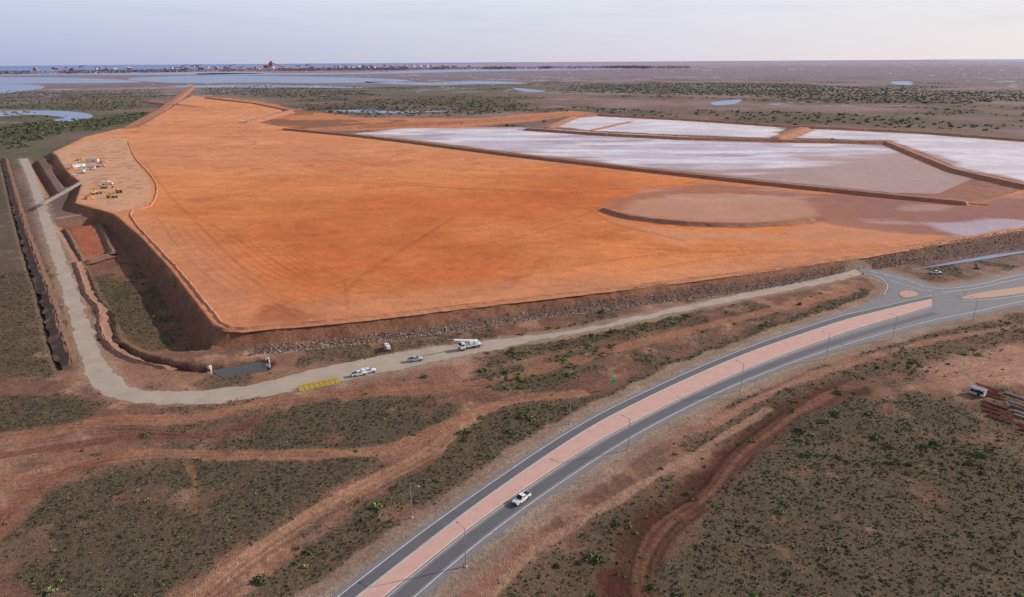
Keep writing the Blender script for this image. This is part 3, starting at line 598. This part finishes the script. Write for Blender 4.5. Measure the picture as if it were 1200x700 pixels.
def lamp(u,v,rot,h=9.5):
    p=G(u,v); e=empty('street_lamp',(p[0],p[1],0),rot)
    cy('base_plate',.3,.2,(0,0,.1),m_kerb,e); cy('pole',.14,h,(0,0,h/2),m_steel,e,r2=.07,seg=12); cy('arm',.055,2.4,(1.1,0,h+.12),m_steel,e,(0,math.radians(84),0),seg=8)
    bx('luminaire',(.9,.34,.14),(2.5,0,h+.22),m_steel,e,.04,taper=(.8,.7)); bx('lens',(.6,.26,.05),(2.5,0,h+.13),m_lamp,e,.01)
def at(u,v,z=0): p=G(u,v,z); return (p[0],p[1],z)
def hd(u1,v1,u2,v2,z=0): a=G(u1,v1,z); b=G(u2,v2,z); return math.atan2(b[1]-a[1],b[0]-a[0])
rd=hd(611,589,680,537)
pickup(at(611,587,.08),rd+math.pi)
for u,v,s in ((483,607,0),(668,497,0),(815,421,0),(925,377,0),(1003,349,0)): lamp(u,v,hd(u,v,u+50,v-36)-HP)
for u,v in ((546,664),(736,528),(868,458),(968,421),(1046,398),(1140,376)): lamp(u,v,hd(u,v,u+50,v-30)+HP)
truck(at(551,408,.05),hd(567,404,535,411),'crane_truck','crane',1.0)
truck(at(454,409,.05),hd(454,409,447,400),'box_truck','box',.55)
pickup(at(421,440,.05),hd(415,441,432,438)); pickup(at(432,437,.05),hd(415,441,432,438),None,True); pickup(at(487,423,.05),hd(480,423,495,421),simple('silver_paint',S(190,192,196),.3,.1))
pickup(at(1097,321,.05),hd(1080,321,1110,321))
m_bar=simple('yellow_plastic',S(196,170,84),.55,0,.1)
e=empty('site_barrier',at(374,452,.04),hd(356,455,394,447))
for i in range(8):
    for j in range(3):
        prism('barrier_unit',[(-.8,0),(-.8,.35),(-.72,1.1),(.72,1.1),(.8,.35),(.8,0)],.62,m_bar,e,.5,.04,.6).location=((i-3.5)*1.66,j*1.2-1.2,0)
for u,v in ((248,436),(316,427)):
    e=empty('culvert_headwall',at(u,v,-1.2),hd(246,440,246,420))
    bx('wall',(5,.4,1.5),(0,0,.75),m_kerb,e,.04); bx('wing_left',(2,.3,1.2),(-3,.6,.6),m_kerb,e,.03,(0,0,.6)); bx('wing_right',(2,.3,1.2),(3,.6,.6),m_kerb,e,.03,(0,0,-.6)); cy('pipe',.5,.6,(0,-.1,.6),m_dark,e,(HP,0,0))
for u,v,a in ((108,190,.2),(92,196,1.0),(104,199,.4)): shed(at(u,v,ZP),a,sx=12,sy=3.2)
for u,v,a in ((122,221,.4),(140,226,2.4)): excavator(at(u,v,ZP),a)
for u,v,a in ((112,228,1.0),(130,232,.2)): loader(at(u,v,ZP),a)
truck(at(118,196,ZP),.3,'dump_truck','tip'); truck(at(98,203,ZP),1.9,'dump_truck','tip'); pickup(at(88,206,ZP),.6); truck(at(126,217,ZP),.1,'box_truck','box')
def pile(u,v,r,h):
    bm=bmesh.new(); bmesh.ops.create_cone(bm,cap_ends=False,segments=28,radius1=r,radius2=r*.12,depth=h)
    bmesh.ops.subdivide_edges(bm,edges=bm.edges[:],cuts=3,use_grid_fill=True)
    for w in bm.verts: w.co*=1+.16*math.sin(w.co.x*1.3+u)*math.cos(w.co.y*1.1+v)
    o=fin(bm,'earth_stockpile',m_soil,None); p=G(u,v,ZP); o.location=(p[0],p[1],ZP+h/2-.2)
for u,v,r,h in ((85,198,5,3),(122,191,6,3.5),(105,233,5,3),(95,188,7,3)): pile(u,v,r,h)
def sign(u,v,col,round_=False,h=2.6,sz=1.2,rot=0):
    e=empty('traffic_sign',at(u,v),rot); m=simple('sign_face',col,.5)
    cy('post',.05,h,(0,0,h/2),m_steel,e,seg=10)
    if round_: cy('plate',sz/2,.04,(0,-.06,h),m,e,(HP,0,0),seg=24)
    else: bx('plate',(sz*1.5,.04,sz),(0,-.07,h),m,e,.01); bx('border',(sz*1.58,.02,sz*1.06),(0,-.035,h),m_lamp,e,.005)
sign(718,456,S(40,120,90),False,2.8,1.5,.6); sign(1010,327,S(220,60,50),True,rot=.3); sign(1066,346,S(235,235,235),False,2,.7); sign(1130,347,S(235,190,60),False,2.2,.8)
# laydown yard: pipes laid out in spaced racks
m_rust=simple('rusty_steel',S(168,92,76),.7,0,.25,.8); m_pale=simple('pale_pipe',S(190,180,174),.6)
m_tim=simple('grey_timber',S(120,110,100),.9); yr=hd(1150,462,1200,478)
for i in range(9):
    for c_ in range(3):
        u=1158+c_*36+i*2.2; v=455+c_*11+i*5.2
        if (i*3+c_)%5==4: continue
        e=empty('pipe_stack',at(u,v,.05),yr+rng.uniform(-.05,.05)); mt=m_rust if rng.uniform()<.75 else m_pale
        for j in range(3): bx('bearer',(.2,1.1,.2),(-2.6+2.6*j,0,.1),m_tim,e,.02)
        for j in range(3): cy('pipe',.13,rng.uniform(6,8),(rng.uniform(-.3,.3),-.35+.3*j,.34),mt,e,(0,HP,0),seg=8)
        cy('pipe',.13,7,(0,-.2,.58),mt,e,(0,HP,0),seg=8)
shed(at(1145,463,0),yr,'site_container',4,2.2,2.0,m_pale)
# skyline; distance haze is mixed into wall, roof and tree colours
def hz(u): return 76-8*u/1200
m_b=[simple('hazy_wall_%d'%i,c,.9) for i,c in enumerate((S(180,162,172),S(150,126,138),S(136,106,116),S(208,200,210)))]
m_or=simple('iron_ore_red',S(178,96,88),.9)
for i in range(80):
    u=float(rng.uniform(40,560)); d=rng.uniform(4.5,7.5); p=G(u,hz(u)+d); w=rng.uniform(40,150); h=rng.uniform(10,30)
    e=empty('port_warehouse',(p[0],p[1],0),rng.uniform(-.3,.3)); mt=m_b[rng.choice(4,p=[.3,.3,.2,.2])]
    bx('walls',(w,60,h),(0,0,h/2),mt,e,0); prism('roof',[(-w/2-2,h),(w/2+2,h),(w/2+2,h+.6),(0,h*1.3),(-w/2-2,h+.6)],64,m_b[rng.integers(0,3)],e,bev=0)
    for j in range(3): bx('door',(8,1,h*.5),(-w*.3+w*.3*j,-30.4,h*.25),m_b[2],e,0)
n=5000; az=np.radians(rng.uniform(-36,14,n)); rr2=rng.uniform(9500,13500,n)
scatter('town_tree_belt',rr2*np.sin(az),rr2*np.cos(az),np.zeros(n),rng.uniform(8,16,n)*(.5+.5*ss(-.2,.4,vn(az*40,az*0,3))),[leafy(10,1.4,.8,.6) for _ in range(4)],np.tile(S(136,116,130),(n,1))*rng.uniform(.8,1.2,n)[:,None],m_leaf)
for u in (484,492,500,420,150):
    p=G(u,hz(u)+6); e=empty('storage_tank',(p[0],p[1],0)); cy('shell',45,36,(0,0,18),m_b[3],e,seg=28); cy('roof',46,7,(0,0,39.5),m_b[3],e,r2=4,seg=28)
p=G(318,hz(318)+6); e=empty('ore_screening_building',(p[0],p[1],0)); bx('tower',(70,60,105),(0,0,52),m_or,e,0); bx('annex',(110,60,55),(-90,0,27),m_or,e,0); bx('head_house',(40,40,30),(8,0,120.5),m_or,e,0); bx('conveyor',(240,14,14),(150,0,52),m_or,e,0,(0,math.radians(20),0))
for u in (95,215,225,232,360,270):
    p=G(u,hz(u)+7); e=empty('ship_loader',(p[0],p[1],0))
    for x in (-25,25): bx('leg',(6,6,50),(x,0,25),m_or if u%2 else m_b[1],e,0)
    bx('portal',(70,12,10),(0,0,55.5),m_b[1],e,0); bx('boom',(120,8,8),(40,0,72),m_b[1],e,0,(0,math.radians(-10),0))
for u,w in ((210,260),(120,220)):
    p=G(u,hz(u)+8); e=empty('bulk_carrier_ship',(p[0],p[1],2)); prism('hull',[(-w/2,16),(-w/2+8,0),(w/2-14,0),(w/2,18)],34,m_b[2],e,bev=0); bx('bridge',(22,30,26),(-w/2+25,0,29.5),m_b[3],e,0)
def stock(u,dv_,r,h):
    p=G(u,hz(u)+dv_); bm=bmesh.new(); bmesh.ops.create_cone(bm,cap_ends=False,segments=24,radius1=1,radius2=.05,depth=h)
    for w in bm.verts: w.co.x*=r; w.co.y*=r*.35
    o=fin(bm,'ore_stockpile',m_or,None); o.location=(p[0],p[1],h/2)
for u,r,h in ((285,110,22),(345,140,24),(380,90,18),(250,100,18),(300,120,20)): stock(u,8,r,h)
# ------------------------------------------------------------------ light, sky, camera
SAZ=math.radians(72); SEL=math.radians(25)
w=bpy.data.worlds.new('World'); scene.world=w; w.use_nodes=True; nt=w.node_tree; bg=nt.nodes['Background']
sk=nt.nodes.new('ShaderNodeTexSky'); sk.sky_type='NISHITA'; sk.sun_disc=False; sk.sun_elevation=SEL; sk.sun_rotation=SAZ; sk.dust_density=1.0; sk.altitude=50
tc=nt.nodes.new('ShaderNodeTexCoord'); sx=nt.nodes.new('ShaderNodeSeparateXYZ'); nt.links.new(tc.outputs['Generated'],sx.inputs[0])
fx=rampf(nt,sx.outputs['X'],-.62,.62,0,1); fz=rampf(nt,sx.outputs['Z'],0,.095,0,1)
B=10.0  # haze layer radiance in sky-texture units (background strength 0.1)
lo=mixcol(nt,fx,S(170,178,212)*B,S(240,231,229)*B); hi=mixcol(nt,fx,S(210,220,240)*B,S(237,239,242)*B)
hz_c=mixcol(nt,fz,lo,hi)
mp=nt.nodes.new('ShaderNodeMapping'); mp.inputs['Scale'].default_value=(4,4,45); nt.links.new(tc.outputs['Generated'],mp.inputs[0])
cn=noise(nt,mp.outputs[0],1.6,5,.55); cl=mul(nt,rampf(nt,cn,.52,.75,0,.2),rampf(nt,fz,.1,.5,0,1))
hz_c=mixcol(nt,cl,hz_c,S(182,192,218)*B)
ff=rampf(nt,sx.outputs['Z'],.1,.6,1,.2)
nt.links.new(mixcol(nt,ff,sk.outputs[0],hz_c),bg.inputs[0]); bg.inputs[1].default_value=.1
sl=bpy.data.lights.new('sun','SUN'); sl.energy=4.4; sl.angle=math.radians(1.0); sl.color=(1,.93,.84); so=bpy.data.objects.new('sun',sl); scene.collection.objects.link(so)
dv=Vector((math.sin(SAZ)*math.cos(SEL),math.cos(SAZ)*math.cos(SEL),math.sin(SEL))); so.rotation_euler=dv.to_track_quat('Z','Y').to_euler()
cd=bpy.data.cameras.new('camera'); co=bpy.data.objects.new('camera',cd); scene.collection.objects.link(co); cd.sensor_width=36; cd.lens=24; cd.clip_start=1; cd.clip_end=400000
co.location=(0,0,H0); co.rotation_euler=Rm.to_euler(); scene.camera=co
scene.view_settings.view_transform='Standard'; scene.view_settings.look='None'; scene.view_settings.exposure=0
print('done',time.time()-T0)
